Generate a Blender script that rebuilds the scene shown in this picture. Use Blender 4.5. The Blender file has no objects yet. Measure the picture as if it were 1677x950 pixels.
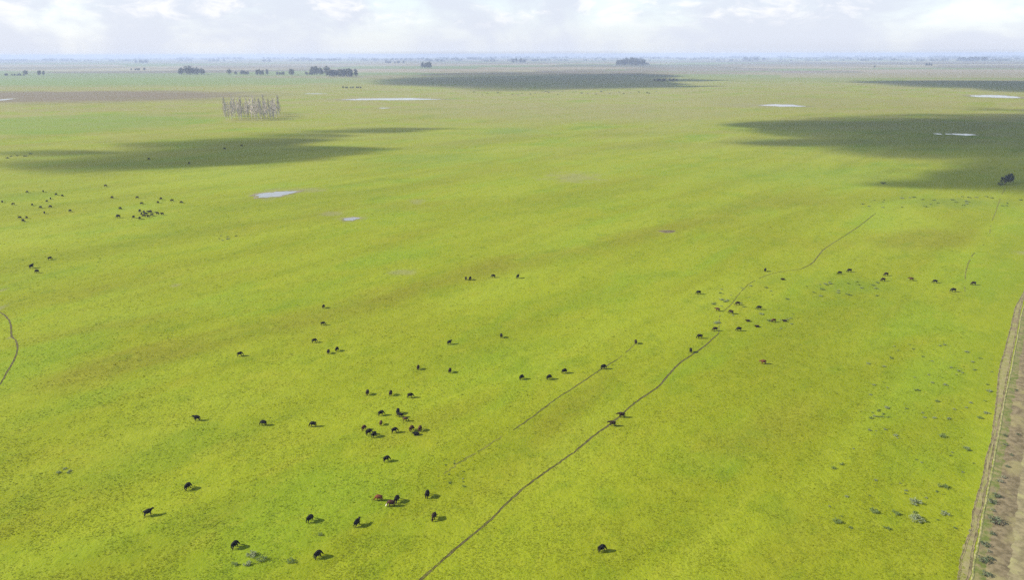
import bpy, bmesh, math, random
import numpy as np
from mathutils import Matrix, Vector

random.seed(7)
RNG = np.random.default_rng(7)
R = math.radians
SC = bpy.context.scene
COL = SC.collection

# ------------------------------------------------------------------ camera
CAM_H = 100.0
PITCH = 18.0
ROLL = -0.13
FPX = 1190.0                                    # focal length in photograph pixels
PW, PH = 1677.0, 950.0
cam_data = bpy.data.cameras.new("camera")
cam_data.sensor_width = 36.0
cam_data.lens = 36.0 * FPX / PW
cam_data.clip_start = 0.5
cam_data.clip_end = 90000.0
cam = bpy.data.objects.new("camera", cam_data)
COL.objects.link(cam)
CAM_ROT = Matrix.Rotation(R(90 - PITCH), 3, 'X') @ Matrix.Rotation(R(ROLL), 3, 'Z')
cam.matrix_world = Matrix.Translation((0, 0, CAM_H)) @ CAM_ROT.to_4x4()
SC.camera = cam

# ------------------------------------------------------------------ sun and sky
SUN_EL = 30.0
SUN_AZ = 268.0                                  # clockwise from +Y: 270 is the left of the picture
SUN_DIR = Vector((math.sin(R(SUN_AZ)) * math.cos(R(SUN_EL)), math.cos(R(SUN_AZ)) * math.cos(R(SUN_EL)), math.sin(R(SUN_EL))))
sun_data = bpy.data.lights.new("sun", 'SUN')
sun_data.energy = 4.55
sun_data.angle = R(0.53)
sun_data.color = (1.0, 0.945, 0.84)
sun = bpy.data.objects.new("sun", sun_data)
COL.objects.link(sun)
sun.location = SUN_DIR * 300
sun.rotation_euler = SUN_DIR.to_track_quat('Z', 'Y').to_euler()

class NT:
    """small helper round a node tree"""
    def __init__(s, nt):
        s.nt = nt
    def n(s, kind, **kw):
        nd = s.nt.nodes.new(kind)
        for k, v in kw.items():
            setattr(nd, k, v)
        return nd
    def put(s, sock, v):
        if v is None:
            return
        if isinstance(v, bpy.types.NodeSocket):
            s.nt.links.new(v, sock)
        else:
            sock.default_value = v
    def math(s, op, a, b=None, c=None, clamp=False):
        nd = s.n('ShaderNodeMath', operation=op, use_clamp=clamp)
        s.put(nd.inputs[0], a); s.put(nd.inputs[1], b); s.put(nd.inputs[2], c)
        return nd.outputs[0]
    def vmath(s, op, a, b=None):
        nd = s.n('ShaderNodeVectorMath', operation=op)
        s.put(nd.inputs[0], a); s.put(nd.inputs[1], b)
        return nd.outputs['Value'] if op in ('LENGTH', 'DOT_PRODUCT', 'DISTANCE') else nd.outputs[0]
    def mix(s, f, a, b, blend='MIX'):
        nd = s.n('ShaderNodeMix', data_type='RGBA', blend_type=blend)
        s.put(nd.inputs[0], f)
        s.put(nd.inputs[6], a if isinstance(a, bpy.types.NodeSocket) else (*a, 1))
        s.put(nd.inputs[7], b if isinstance(b, bpy.types.NodeSocket) else (*b, 1))
        return nd.outputs[2]
    def noise(s, vec, scale, detail=3.0, rough=0.55, dist=0.0):
        nd = s.n('ShaderNodeTexNoise')
        s.put(nd.inputs['Vector'], vec)
        nd.inputs['Scale'].default_value = scale
        nd.inputs['Detail'].default_value = detail
        nd.inputs['Roughness'].default_value = rough
        nd.inputs['Distortion'].default_value = dist
        return nd.outputs['Fac']
    def step(s, v, lo, hi, smooth=True):
        nd = s.n('ShaderNodeMapRange', interpolation_type='SMOOTHSTEP' if smooth else 'LINEAR')
        s.put(nd.inputs[0], v)
        nd.inputs[1].default_value = lo; nd.inputs[2].default_value = hi
        return nd.outputs[0]
    def mapping(s, vec, loc=(0, 0, 0), rot=(0, 0, 0), scale=(1, 1, 1)):
        nd = s.n('ShaderNodeMapping')
        s.put(nd.inputs[0], vec)
        nd.inputs[1].default_value = loc; nd.inputs[2].default_value = rot; nd.inputs[3].default_value = scale
        return nd.outputs[0]

world = bpy.data.worlds.new("World")
SC.world = world
world.use_nodes = True
W = NT(world.node_tree)
W.nt.nodes.clear()
_tc = W.n('ShaderNodeTexCoord').outputs['Generated']
_sep = W.n('ShaderNodeSeparateXYZ'); W.put(_sep.inputs[0], _tc)
_zc = W.math('MAXIMUM', _sep.outputs[2], 0.012)
_dir = W.n('ShaderNodeCombineXYZ'); W.put(_dir.inputs[0], _sep.outputs[0]); W.put(_dir.inputs[1], _sep.outputs[1]); W.put(_dir.inputs[2], _zc)
_sky = W.n('ShaderNodeTexSky', sky_type='NISHITA')
_sky.sun_disc = False
_sky.sun_elevation = R(SUN_EL)
_sky.sun_rotation = R(SUN_AZ)
_sky.air_density = 1.0
_sky.dust_density = 0.6
_sky.ozone_density = 1.0
W.put(_sky.inputs[0], _dir.outputs[0])
_cv = W.mapping(_dir.outputs[0], loc=(3.1, 1.7, 0.4), scale=(1, 1, 2.3))
_c1 = W.noise(_cv, 7.0, 7.0, 0.56, 0.25)
_c2 = W.noise(W.mapping(_dir.outputs[0], loc=(0.3, 5.2, 1.0), scale=(1, 1, 2.6)), 17.0, 6.0, 0.6, 0.4)
_cov = W.step(_c1, 0.30, 0.56)
_top = W.math('MULTIPLY', W.step(_c2, 0.47, 0.66), W.step(_zc, 0.024, 0.05))
_thin = W.math('SUBTRACT', 1.0, W.math('MULTIPLY', W.step(_sep.outputs[2], 0.05, 0.32), 0.82))      # broken cumulus: seen edge-on it closes up low down
_low = W.step(_sep.outputs[2], 0.16, 0.0)
_blue = W.mix(W.math('MULTIPLY', _low, 0.75), _sky.outputs[0], (3.15, 3.45, 4.05))
_col = W.mix(W.math('MULTIPLY', W.math('MULTIPLY', _cov, _thin), 0.85), _blue, (3.05, 3.24, 3.74))
_col = W.mix(W.math('MULTIPLY', _top, 0.75), _col, (4.45, 4.42, 4.45))
_bg = W.n('ShaderNodeBackground'); W.put(_bg.inputs[0], _col); _bg.inputs[1].default_value = 0.1
_wo = W.n('ShaderNodeOutputWorld'); W.put(_wo.inputs[0], _bg.outputs[0])

SC.view_settings.view_transform = 'Standard'
SC.view_settings.look = 'None'
SC.view_settings.exposure = 1.3
SC.view_settings.gamma = 1.0
SC.view_settings.use_curve_mapping = False
SC.render.engine = 'CYCLES'
SC.cycles.use_denoising = False                      # the slight grain suits the photograph and keeps the grass detail
SC.cycles.use_adaptive_sampling = False
SC.cycles.max_bounces = 5
SC.cycles.diffuse_bounces = 2
SC.cycles.transparent_max_bounces = 12
SC.cycles.volume_bounces = 0

# ------------------------------------------------------------------ photo geometry -> ground
def gp(px, py):
    """the ground point seen at photograph pixel (px, py)"""
    d = CAM_ROT @ Vector(((px - PW / 2) / FPX, -(py - PH / 2) / FPX, -1.0))
    t = CAM_H / -d.z
    return Vector((d.x * t, d.y * t, 0.0))

_RI = np.array(CAM_ROT.transposed())
def project(x, y, z=0.0):
    P = np.stack([x, y, np.full_like(x, z - CAM_H)])
    L = np.tensordot(_RI, P, axes=1)
    dz = np.where(L[2] < -1.0, -L[2], 1.0)
    return L[0] / dz * FPX + PW / 2, -L[1] / dz * FPX + PH / 2

def depth_at(p, z=0.0):
    v = CAM_ROT.transposed() @ (Vector((p.x, p.y, z)) - Vector((0, 0, CAM_H)))
    return -v.z

def mesh_obj(name, verts, faces, mat=None, parent=None, smooth=False):
    me = bpy.data.meshes.new(name)
    me.from_pydata([tuple(v) for v in verts], [], [tuple(f) for f in faces])
    if smooth:
        me.polygons.foreach_set('use_smooth', [True] * len(me.polygons))
    me.update()
    o = bpy.data.objects.new(name, me)
    COL.objects.link(o)
    if mat:
        me.materials.append(mat)
    if parent:
        o.parent = parent
    return o

def big_mesh(name, V, F, mat, nper):
    """numpy verts and equal-sized faces -> one mesh object"""
    me = bpy.data.meshes.new(name)
    me.vertices.add(len(V)); me.vertices.foreach_set('co', V.astype(np.float32).ravel())
    me.loops.add(F.size); me.loops.foreach_set('vertex_index', F.astype(np.int32).ravel())
    me.polygons.add(len(F)); me.polygons.foreach_set('loop_start', np.arange(0, F.size, nper, dtype=np.int32))
    me.update(calc_edges=True)
    me.validate()
    me.materials.append(mat)
    o = bpy.data.objects.new(name, me)
    COL.objects.link(o)
    return o

def empty(name, loc, rz=0.0, scale=1.0):
    o = bpy.data.objects.new(name, None)
    COL.objects.link(o)
    o.location = loc; o.rotation_euler = (0, 0, rz); o.scale = (scale,) * 3
    o.empty_display_size = 0.2
    return o

def tag(o, label=None, cat=None, group=None, kind=None):
    if label: o['label'] = label
    if cat: o['category'] = cat
    if group: o['group'] = group
    if kind: o['kind'] = kind
    return o

# ------------------------------------------------------------------ materials
def new_mat(name):
    m = bpy.data.materials.new(name)
    m.use_nodes = True
    N = NT(m.node_tree)
    b = m.node_tree.nodes['Principled BSDF']
    b.inputs['Specular IOR Level'].default_value = 0.2
    return m, N, b

BAND_A = gp(0, 640); BAND_B = gp(700, 440)
BAND_ANG = math.atan2(BAND_B.y - BAND_A.y, BAND_B.x - BAND_A.x)

STREAKS = [(0, 645, 420, 545, 13, .6), (400, 550, 800, 440, 13, .65), (760, 455, 1120, 370, 14, .5), (0, 570, 320, 505, 9, .45), (1080, 385, 1420, 290, 20, .35), (860, 720, 1010, 620, 5, .45), (1080, 800, 1330, 660, 10, .4), (1420, 400, 1610, 385, 22, .5), (60, 500, 330, 445, 10, .35), (560, 760, 820, 640, 6, .3), (250, 905, 470, 790, 5, .3), (500, 350, 760, 330, 30, .45)]

ZONES = [  # own colours of fields and meadows, plus one painted cloud-shadow streak: end points, half width in metres, strength, colour
    (-250, 158, 400, 156, 330, .80, (0.120, 0.088, 0.066)), (-150, 133, 600, 132, 560, .60, (0.105, 0.170, 0.036)),
    (-100, 205, 330, 196, 190, .55, (0.098, 0.168, 0.020)), (1180, 170, 1500, 165, 330, .45, (0.165, 0.155, 0.055)), (700, 178, 1180, 186, 220, .50, (0.178, 0.160, 0.065)),
    (780, 215, 900, 213, 60, .5, (0.092, 0.165, 0.020)), (600, 262, 820, 258, 50, .45, (0.098, 0.165, 0.018)), (1150, 290, 1500, 282, 60, .35, (0.105, 0.178, 0.016)),
    (1280, 462, 1480, 470, 16, .50, (0.088, 0.150, 0.010)), (1430, 700, 1580, 560, 14, .45, (0.120, 0.190, 0.010)), (0, 700, 260, 620, 9, .40, (0.092, 0.152, 0.006)),
    (120, 800, 420, 690, 10, .40, (0.098, 0.158, 0.007)), (700, 600, 900, 560, 12, .35, (0.098, 0.160, 0.007)), (1430, 330, 1690, 333, 22, .50, (0.085, 0.130, 0.016)), (560, 905, 700, 850, 5, .3, (0.092, 0.150, 0.006))]  # dark streak under the right cloud: its faint outer shadow, put into the colour

def grass_colour(N, fine=True):
    """pasture colour from world position: bands, patches, tufts, and drier parcels far off"""
    pos = N.n('ShaderNodeNewGeometry').outputs['Position']
    flat = N.mapping(pos, scale=(1, 1, 0))
    lay = N.mapping(pos, rot=(0, 0, -BAND_ANG))            # the lie of the old furrows
    band = N.noise(N.mapping(lay, loc=(4.3, 1.1, 0), scale=(1 / 190, 1 / 34, 0)), 1.0, 3.0, 0.5, 0.5)
    thin = N.noise(N.mapping(lay, loc=(1.3, 7.1, 0), scale=(1 / 90, 1 / 9, 0)), 1.0, 4.0, 0.6, 0.3)
    patch = N.noise(N.mapping(lay, loc=(11, 3, 0), scale=(1 / 90, 1 / 38, 0)), 1.0, 4.0, 0.55, 0.3)
    broad = N.noise(N.mapping(lay, loc=(2, 7, 0), scale=(1 / 230, 1 / 80, 0)), 1.0, 3.0, 0.5, 0.4)
    wet = N.noise(N.mapping(pos, loc=(70, 190, 0), scale=(1, 1.5, 0)), 1 / 120, 4.0, 0.6, 0.6)
    clot = N.noise(N.mapping(lay, loc=(5, 31, 0), scale=(1 / 20, 1 / 12, 0)), 1.0, 4.0, 0.6, 0.3)
    med = N.noise(flat, 1 / 5.0, 4.0, 0.62)
    tus = N.noise(N.mapping(flat, loc=(9, 2, 0)), 1 / 1.9, 3.0, 0.6, 0.4)
    finen = N.noise(flat, 1.15, 3.0, 0.65)
    def lay_on(c, v, lo, hi, amt, col):
        return N.mix(N.math('MULTIPLY', N.step(v, lo, hi), amt), c, col)
    c = N.mix(N.step(band, 0.30, 0.66), (0.145, 0.166, 0.0046), (0.173, 0.203, 0.0085))
    c = lay_on(c, patch, 0.50, 0.68, 0.55, (0.122, 0.192, 0.0085))
    c = lay_on(c, patch, 0.46, 0.30, 0.45, (0.158, 0.162, 0.0085))
    c = lay_on(c, broad, 0.52, 0.68, 0.50, (0.118, 0.142, 0.0045))
    c = lay_on(c, broad, 0.46, 0.32, 0.45, (0.196, 0.234, 0.0170))
    c = lay_on(c, thin, 0.53, 0.70, 0.32, (0.118, 0.140, 0.0045))
    c = lay_on(c, thin, 0.45, 0.30, 0.25, (0.196, 0.220, 0.0170))
    d = N.vmath('LENGTH', flat)
    def zone(c, x0, y0, x1, y1, wd, amt, col, ends=1.2):
        a_, b_ = gp(x0, y0), gp(x1, y1); cen = (a_ + b_) / 2; hl = (b_ - a_).length / 2 * ends
        q = N.mapping(N.vmath('SUBTRACT', pos, tuple(cen)), rot=(0, 0, -math.atan2(b_.y - a_.y, b_.x - a_.x)))
        r = N.vmath('LENGTH', N.mapping(q, scale=(1 / hl, 1 / wd, 0)))
        v = patch if wd < 100 else wet
        f = N.step(N.math('ADD', r, N.math('MULTIPLY', N.math('SUBTRACT', v, 0.5), 2.4 if wd < 100 else 1.2)), 1.15, 0.15 if wd < 100 else 0.6)
        return N.mix(N.math('MULTIPLY', f, amt), c, col)
    # drier, marshier ground beyond the near paddock; its tan also carries painted distance haze
    dry_haze = N.math('MULTIPLY', N.step(d, 420, 1700), N.step(wet, 0.30, 0.60))
    c = N.mix(N.math('MULTIPLY', dry_haze, 0.80), c, (0.192, 0.168, 0.066))
    c = N.mix(N.math('MULTIPLY', N.math('MULTIPLY', N.step(d, 300, 900), N.step(wet, 0.44, 0.28)), 0.6), c, (0.100, 0.158, 0.020))
    for (x0, y0, x1, y1, wd, amt) in STREAKS:              # long olive swathes where the sward is thinner
        c = zone(c, x0, y0, x1, y1, wd * 1.2, amt * 1.15, (0.129, 0.125, 0.0075))
    for (x0, y0, x1, y1, wd, amt, col) in ZONES[2:]:
        c = zone(c, x0, y0, x1, y1, wd, amt, col)
    c = lay_on(c, clot, 0.53, 0.70, 0.42, (0.096, 0.142, 0.0050))
    c = lay_on(c, clot, 0.46, 0.32, 0.32, (0.200, 0.200, 0.0130))
    c = lay_on(c, med, 0.54, 0.74, 0.36, (0.094, 0.136, 0.0048))
    c = lay_on(c, med, 0.46, 0.28, 0.34, (0.215, 0.232, 0.0180))
    if fine:
        c = lay_on(c, tus, 0.54, 0.74, 0.36, (0.082, 0.114, 0.0040))
        c = lay_on(c, tus, 0.46, 0.28, 0.28, (0.215, 0.230, 0.0200))
        c = lay_on(c, finen, 0.54, 0.75, 0.25, (0.080, 0.110, 0.0040))
        c = lay_on(c, finen, 0.46, 0.25, 0.25, (0.225, 0.240, 0.0240))
    # parcels of farmland towards the horizon
    v = N.n('ShaderNodeTexVoronoi', distance='CHEBYCHEV')
    N.put(v.inputs['Vector'], N.mapping(pos, rot=(0, 0, 0.22), scale=(1 / 1500, 1 / 900, 0)))
    v.inputs['Scale'].default_value = 1.0
    vs = N.n('ShaderNodeSeparateColor'); N.put(vs.inputs[0], v.outputs['Color'])
    par = N.mix(N.step(vs.outputs[0], 0.25, 0.5), (0.150, 0.130, 0.085), (0.215, 0.195, 0.120))
    par = N.mix(N.math('MULTIPLY', N.step(vs.outputs[1], 0.52, 0.58), 0.9), par, (0.110, 0.155, 0.050))
    par = N.mix(N.math('MULTIPLY', N.step(vs.outputs[2], 0.78, 0.82), 0.8), par, (0.095, 0.085, 0.065))
    c = N.mix(N.math('MULTIPLY', N.step(d, 2300, 4600), 0.92), c, par)
    for z in ZONES[:2]:
        c = zone(c, *z)
    return c, pos, med, finen

MUD_SPOTS = [(681, 330, 20, 5), (655, 446, 34, 6), (287, 468, 12, 4), (940, 290, 62, 11), (1690, 414, 40, 4), (0, 505, 10, 8), (2, 476, 9, 6), (18, 553, 7, 3.5), (545, 350, 26, 5),
             (1215, 172, 60, 5), (450, 317, 44, 11), (576, 358, 30, 6), (641, 162, 85, 3.2), (1281, 172, 48, 3.2), (1629, 157.5, 55, 3), (1093, 379, 18, 3.2), (500, 311, 40, 5)]
def make_ground_mat():
    m, N, b = new_mat('pasture')
    c, pos, med, finen = grass_colour(N)
    edge = N.noise(N.mapping(pos, scale=(1, 1, 0)), 1 / 14, 4.0, 0.65)
    for (cx, cy, rx, ry) in MUD_SPOTS:                     # trampled wet mud, in the pasture and round the ponds
        g = gp(cx, cy); ax = (gp(cx + rx, cy) - gp(cx - rx, cy)).length / 2; ay = (gp(cx, cy - ry) - gp(cx, cy + ry)).length / 2
        r = N.vmath('LENGTH', N.mapping(N.vmath('SUBTRACT', pos, tuple(g)), scale=(1 / ax, 1 / ay, 0)))
        f = N.step(N.math('ADD', r, N.math('MULTIPLY', N.math('SUBTRACT', edge, 0.5), 2.2)), 1.05, 0.25)
        c = N.mix(N.math('MULTIPLY', f, 0.42), c, (0.178, 0.158, 0.090))
    N.put(b.inputs['Base Color'], c)
    b.inputs['Roughness'].default_value = 0.95
    b.inputs['Specular IOR Level'].default_value = 0.05
    h = N.math('ADD', N.math('MULTIPLY', finen, 0.35), N.math('MULTIPLY', med, 0.9))
    bp = N.n('ShaderNodeBump'); bp.inputs['Strength'].default_value = 0.55; bp.inputs['Distance'].default_value = 0.8
    N.put(bp.inputs['Height'], h)
    N.put(b.inputs['Normal'], bp.outputs[0])
    return m

def make_tuft_mat():
    m, N, b = new_mat('grass_tuft')
    c, pos, med, finen = grass_colour(N, fine=False)
    N.put(b.inputs['Base Color'], c)
    b.inputs['Roughness'].default_value = 0.9
    up = N.vmath('NORMALIZE', N.vmath('ADD', N.mapping(N.n('ShaderNodeNewGeometry').outputs['Normal'], scale=(.35, .35, .35)), (0, 0, 1)))
    N.put(b.inputs['Normal'], up)
    b.inputs['Specular IOR Level'].default_value = 0.05
    tr = N.n('ShaderNodeBsdfTranslucent'); N.put(tr.inputs[0], c)
    ms = N.n('ShaderNodeMixShader'); ms.inputs[0].default_value = 0.15
    out = m.node_tree.nodes['Material Output']
    N.nt.links.new(b.outputs[0], ms.inputs[1]); N.nt.links.new(tr.outputs[0], ms.inputs[2]); N.nt.links.new(ms.outputs[0], out.inputs[0])
    return m

def noisy_mat(name, a, b2, scale, rough=0.9, bump=0.0, spec=0.1, lo=0.38, hi=0.62, c3=None, s3=1.0):
    m, N, b = new_mat(name)
    pos = N.n('ShaderNodeNewGeometry').outputs['Position']
    f = N.noise(pos, scale, 5.0, 0.62)
    c = N.mix(N.step(f, lo, hi), a, b2)
    if c3:
        g = N.noise(N.mapping(pos, loc=(31, 17, 5)), s3, 4.0, 0.6)
        c = N.mix(N.math('MULTIPLY', N.step(g, 0.5, 0.68), 0.8), c, c3)
    N.put(b.inputs['Base Color'], c)
    b.inputs['Roughness'].default_value = rough
    b.inputs['Specular IOR Level'].default_value = spec
    if bump:
        bp = N.n('ShaderNodeBump'); bp.inputs['Strength'].default_value = bump; bp.inputs['Distance'].default_value = 0.2
        N.put(bp.inputs['Height'], f); N.put(b.inputs['Normal'], bp.outputs[0])
    return m

def leaf_mat(name, a, b2, scale=1.4, trans=0.25):
    m, N, b = new_mat(name)
    pos = N.n('ShaderNodeNewGeometry').outputs['Position']
    c = N.mix(N.step(N.noise(pos, scale, 3.0, 0.6), 0.35, 0.65), a, b2)
    N.put(b.inputs['Base Color'], c)
    b.inputs['Roughness'].default_value = 0.7
    tr = N.n('ShaderNodeBsdfTranslucent'); N.put(tr.inputs[0], c)
    ms = N.n('ShaderNodeMixShader'); ms.inputs[0].default_value = trans
    out = m.node_tree.nodes['Material Output']
    N.nt.links.new(b.outputs[0], ms.inputs[1]); N.nt.links.new(tr.outputs[0], ms.inputs[2]); N.nt.links.new(ms.outputs[0], out.inputs[0])
    return m

M_GROUND = make_ground_mat()
M_TUFT = make_tuft_mat()
M_TRAIL = noisy_mat('trodden_earth', (0.050, 0.042, 0.014), (0.090, 0.078, 0.030), 0.8, bump=0.4)
M_TRAIL_FAINT = noisy_mat('worn_grass', (0.080, 0.088, 0.014), (0.150, 0.150, 0.022), 0.6, bump=0.3)
M_TRAIL_MID = noisy_mat('half_worn_earth', (0.066, 0.062, 0.016), (0.115, 0.108, 0.028), 0.7, bump=0.3)
M_RUT = noisy_mat('rut_mud', (0.090, 0.075, 0.035), (0.18, 0.150, 0.075), 0.45, bump=0.5)
M_TRACK = noisy_mat('worn_track_grass', (0.155, 0.155, 0.040), (0.200, 0.175, 0.080), 0.5, bump=0.4, c3=(0.15, 0.115, 0.065), s3=0.16)
M_VERGE = noisy_mat('dry_verge', (0.120, 0.130, 0.035), (0.215, 0.198, 0.085), 0.8, bump=0.5)
M_ROUGH = noisy_mat('rough_grass', (0.085, 0.105, 0.022), (0.165, 0.145, 0.060), 0.6, bump=0.6, c3=(0.13, 0.10, 0.06), s3=0.22)
M_EARTH = noisy_mat('bare_earth', (0.095, 0.076, 0.040), (0.160, 0.128, 0.072), 0.6, bump=0.5, c3=(0.20, 0.175, 0.075), s3=0.12)
M_DIRT = noisy_mat('pale_dirt', (0.130, 0.111, 0.058), (0.200, 0.170, 0.090), 0.6, bump=0.3, c3=(0.25, 0.235, 0.10), s3=0.15)
M_MUD = noisy_mat('pond_mud', (0.120, 0.115, 0.045), (0.165, 0.145, 0.080), 0.07, c3=(0.19, 0.20, 0.05), s3=0.11)
M_HOLE = noisy_mat('wet_brown_mud', (0.075, 0.062, 0.030), (0.120, 0.095, 0.050), 0.3)
M_STUBBLE = noisy_mat('pale_stubble', (0.215, 0.180, 0.120), (0.190, 0.165, 0.095), 0.004)
M_FALLOW = noisy_mat('fallow_soil', (0.155, 0.125, 0.095), (0.130, 0.125, 0.070), 0.004)

def water_mat():
    m, N, b = new_mat('shallow_water')
    pos = N.n('ShaderNodeNewGeometry').outputs['Position']
    f = N.noise(pos, 0.15, 4.0, 0.6)
    N.put(b.inputs['Base Color'], N.mix(f, (0.20, 0.180, 0.150), (0.14, 0.130, 0.115)))
    b.inputs['Roughness'].default_value = 0.09
    b.inputs['IOR'].default_value = 1.33
    b.inputs['Specular IOR Level'].default_value = 0.5
    return m
M_WATER = water_mat()

# ------------------------------------------------------------------ ground sheet
def ground():
    xs = [-25000, -14000, -8000, -4000, -2000, -1000, -500, -250, 0, 250, 500, 1000, 2000, 4000, 8000, 14000, 25000]
    ys = [-1500, -500, 0, 150, 300, 500, 800, 1200, 2000, 3500, 6000, 10000, 16000, 23500]
    V = [(x, y, 0) for y in ys for x in xs]
    n = len(xs)
    F = [(j * n + i, j * n + i + 1, (j + 1) * n + i + 1, (j + 1) * n + i) for j in range(len(ys) - 1) for i in range(n - 1)]
    return tag(mesh_obj('ground', V, F, M_GROUND), kind='structure')
ground()

def vnoise(x, y, seed):
    """value noise on numpy arrays, 0..1"""
    def h(i, j):
        n = (i * 374761393 + j * 668265263 + seed * 974711) & 0x7fffffff
        n = ((n ^ (n >> 13)) * 1274126177) & 0x7fffffff
        return ((n ^ (n >> 16)) & 0xffff) / 65535.0
    xi = np.floor(x).astype(np.int64); yi = np.floor(y).astype(np.int64)
    fx = x - xi; fy = y - yi
    fx = fx * fx * (3 - 2 * fx); fy = fy * fy * (3 - 2 * fy)
    return (h(xi, yi) * (1 - fx) + h(xi + 1, yi) * fx) * (1 - fy) + (h(xi, yi + 1) * (1 - fx) + h(xi + 1, yi + 1) * fx) * fy

def fbm(x, y, seed, octs=4):
    s = 0; a = 0.5; t = 0
    for k in range(octs):
        s = s + a * vnoise(x * 2 ** k + 17.3 * k, y * 2 ** k - 9.1 * k, seed + k); t += a; a *= 0.55
    return s / t

def patch_sheet(name, pxpts, z, mat, jitter=0.0, kind='structure', sub=5):
    """a flat sheet on the ground inside an outline, its edge roughened in metres"""
    P = [gp(*p) for p in pxpts]
    out = []
    for i in range(len(P)):
        a, b = P[i], P[(i + 1) % len(P)]
        for k in range(sub):
            q = a.lerp(b, k / sub)
            out.append(Vector((q.x + random.uniform(-1, 1) * jitter, q.y + random.uniform(-1, 1) * jitter, z)))
    o = mesh_obj(name, out, [list(range(len(out)))], mat)
    return tag(o, kind=kind)

# fields towards the horizon
for k, (x0, x1, ya, yb, t) in enumerate([(560, 800, 112.5, 116.5, 0), (810, 1040, 109.5, 113, 0), (1050, 1250, 111.5, 116, 1), (900, 1060, 114.5, 118.5, 1), (1240, 1420, 108.5, 111.5, 0), (1400, 1720, 113, 118.5, 0), (1280, 1400, 115, 119, 1), (1560, 1760, 106, 108.5, 1), (20, 190, 105, 108, 0), (330, 560, 106.5, 109, 1), (240, 420, 112, 114, 0), (640, 760, 105, 107.5, 0), (700, 900, 102, 103.5, 1)]):
    sk = (x1 - x0) * 0.12
    patch_sheet('stubble_field', [(x0 - sk, ya), (x1 - sk * .4, ya), (x1 + sk, (ya + yb) / 2), (x1 + sk * .3, yb), (x0 + sk, yb), (x0 - sk * 1.2, (ya + yb) / 2)], 0.08 + 0.004 * k, (M_STUBBLE, M_FALLOW)[t], 25)

# ------------------------------------------------------------------ ponds
def pond(cx, cy, rx, ry, seed, water=True, mudk=1.3, rot=0.0, lobes=0.28):
    """a shallow pond: mud margin with the water lying in it; radii in photo pixels set its size on the ground"""
    c = gp(cx, cy)
    ax = (gp(cx + rx, cy) - gp(cx - rx, cy)).length / 2
    ay = (gp(cx, cy - ry) - gp(cx, cy + ry)).length / 2
    rnd = random.Random(seed)
    ph = [rnd.uniform(0, 6.28) for _ in range(5)]
    def ring(k, z, amp):
        pts = []
        for i in range(56):
            t = i / 56 * 2 * math.pi
            r = k * (1 + amp * (0.5 * math.sin(2 * t + ph[0]) + 0.35 * math.sin(3 * t + ph[1]) + 0.3 * math.sin(5 * t + ph[2]) + 0.22 * math.sin(9 * t + ph[3]) + 0.15 * math.sin(14 * t + ph[4])))
            x, y = ax * r * math.cos(t), ay * r * math.sin(t)
            pts.append((c.x + x + rot * y, c.y + y, z))
        return pts
    zz = 0.015 + 0.00002 * c.length
    m = tag(mesh_obj('mud_bank', ring(mudk, zz, lobes * 1.2), [list(range(56))], M_MUD), kind='structure')
    if water:
        tag(mesh_obj('pond', ring(1.0, zz * 2, lobes), [list(range(56))], M_WATER), kind='structure')
    return m

pond(450, 318, 22, 5.2, 1, rot=0.25)
pond(575, 358.5, 12, 2.4, 2, mudk=1.3)
pond(641, 162, 64, 1.7, 3, mudk=1.25)
pond(629, 176.5, 7, 0.6, 4)
pond(1281, 172.3, 33, 1.6, 5)
pond(1629, 157.5, 38, 1.7, 6)
pond(1578, 220, 15, 1.4, 7, mudk=1.2)
pond(1536, 219, 5, 0.8, 8, mudk=1.2)
pond(1553, 219.3, 4, 0.7, 18, mudk=1.2)
pond(516, 153, 17, 0.45, 9, mudk=1.1)
pond(2, 163, 10, 1.4, 10)
tag(mesh_obj('mud_hole', [(gp(1093, 379).x + 4.5 * math.cos(t) * (1 + .25 * math.sin(3 * t)), gp(1093, 379).y + 4.0 * math.sin(t) * (1 + .2 * math.sin(2 * t + 1)), 0.02) for t in [k * math.pi / 12 for k in range(24)]], [list(range(24))], M_HOLE), kind='structure')
# ------------------------------------------------------------------ trails
def catmull(P, n=10):
    out = []
    for i in range(len(P) - 1):
        p0 = P[max(i - 1, 0)]; p1 = P[i]; p2 = P[i + 1]; p3 = P[min(i + 2, len(P) - 1)]
        for k in range(n):
            t = k / n
            out.append(0.5 * ((2 * p1) + (-p0 + p2) * t + (2 * p0 - 5 * p1 + 4 * p2 - p3) * t * t + (-p0 + 3 * p1 - 3 * p2 + p3) * t ** 3))
    out.append(P[-1])
    return out

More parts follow.
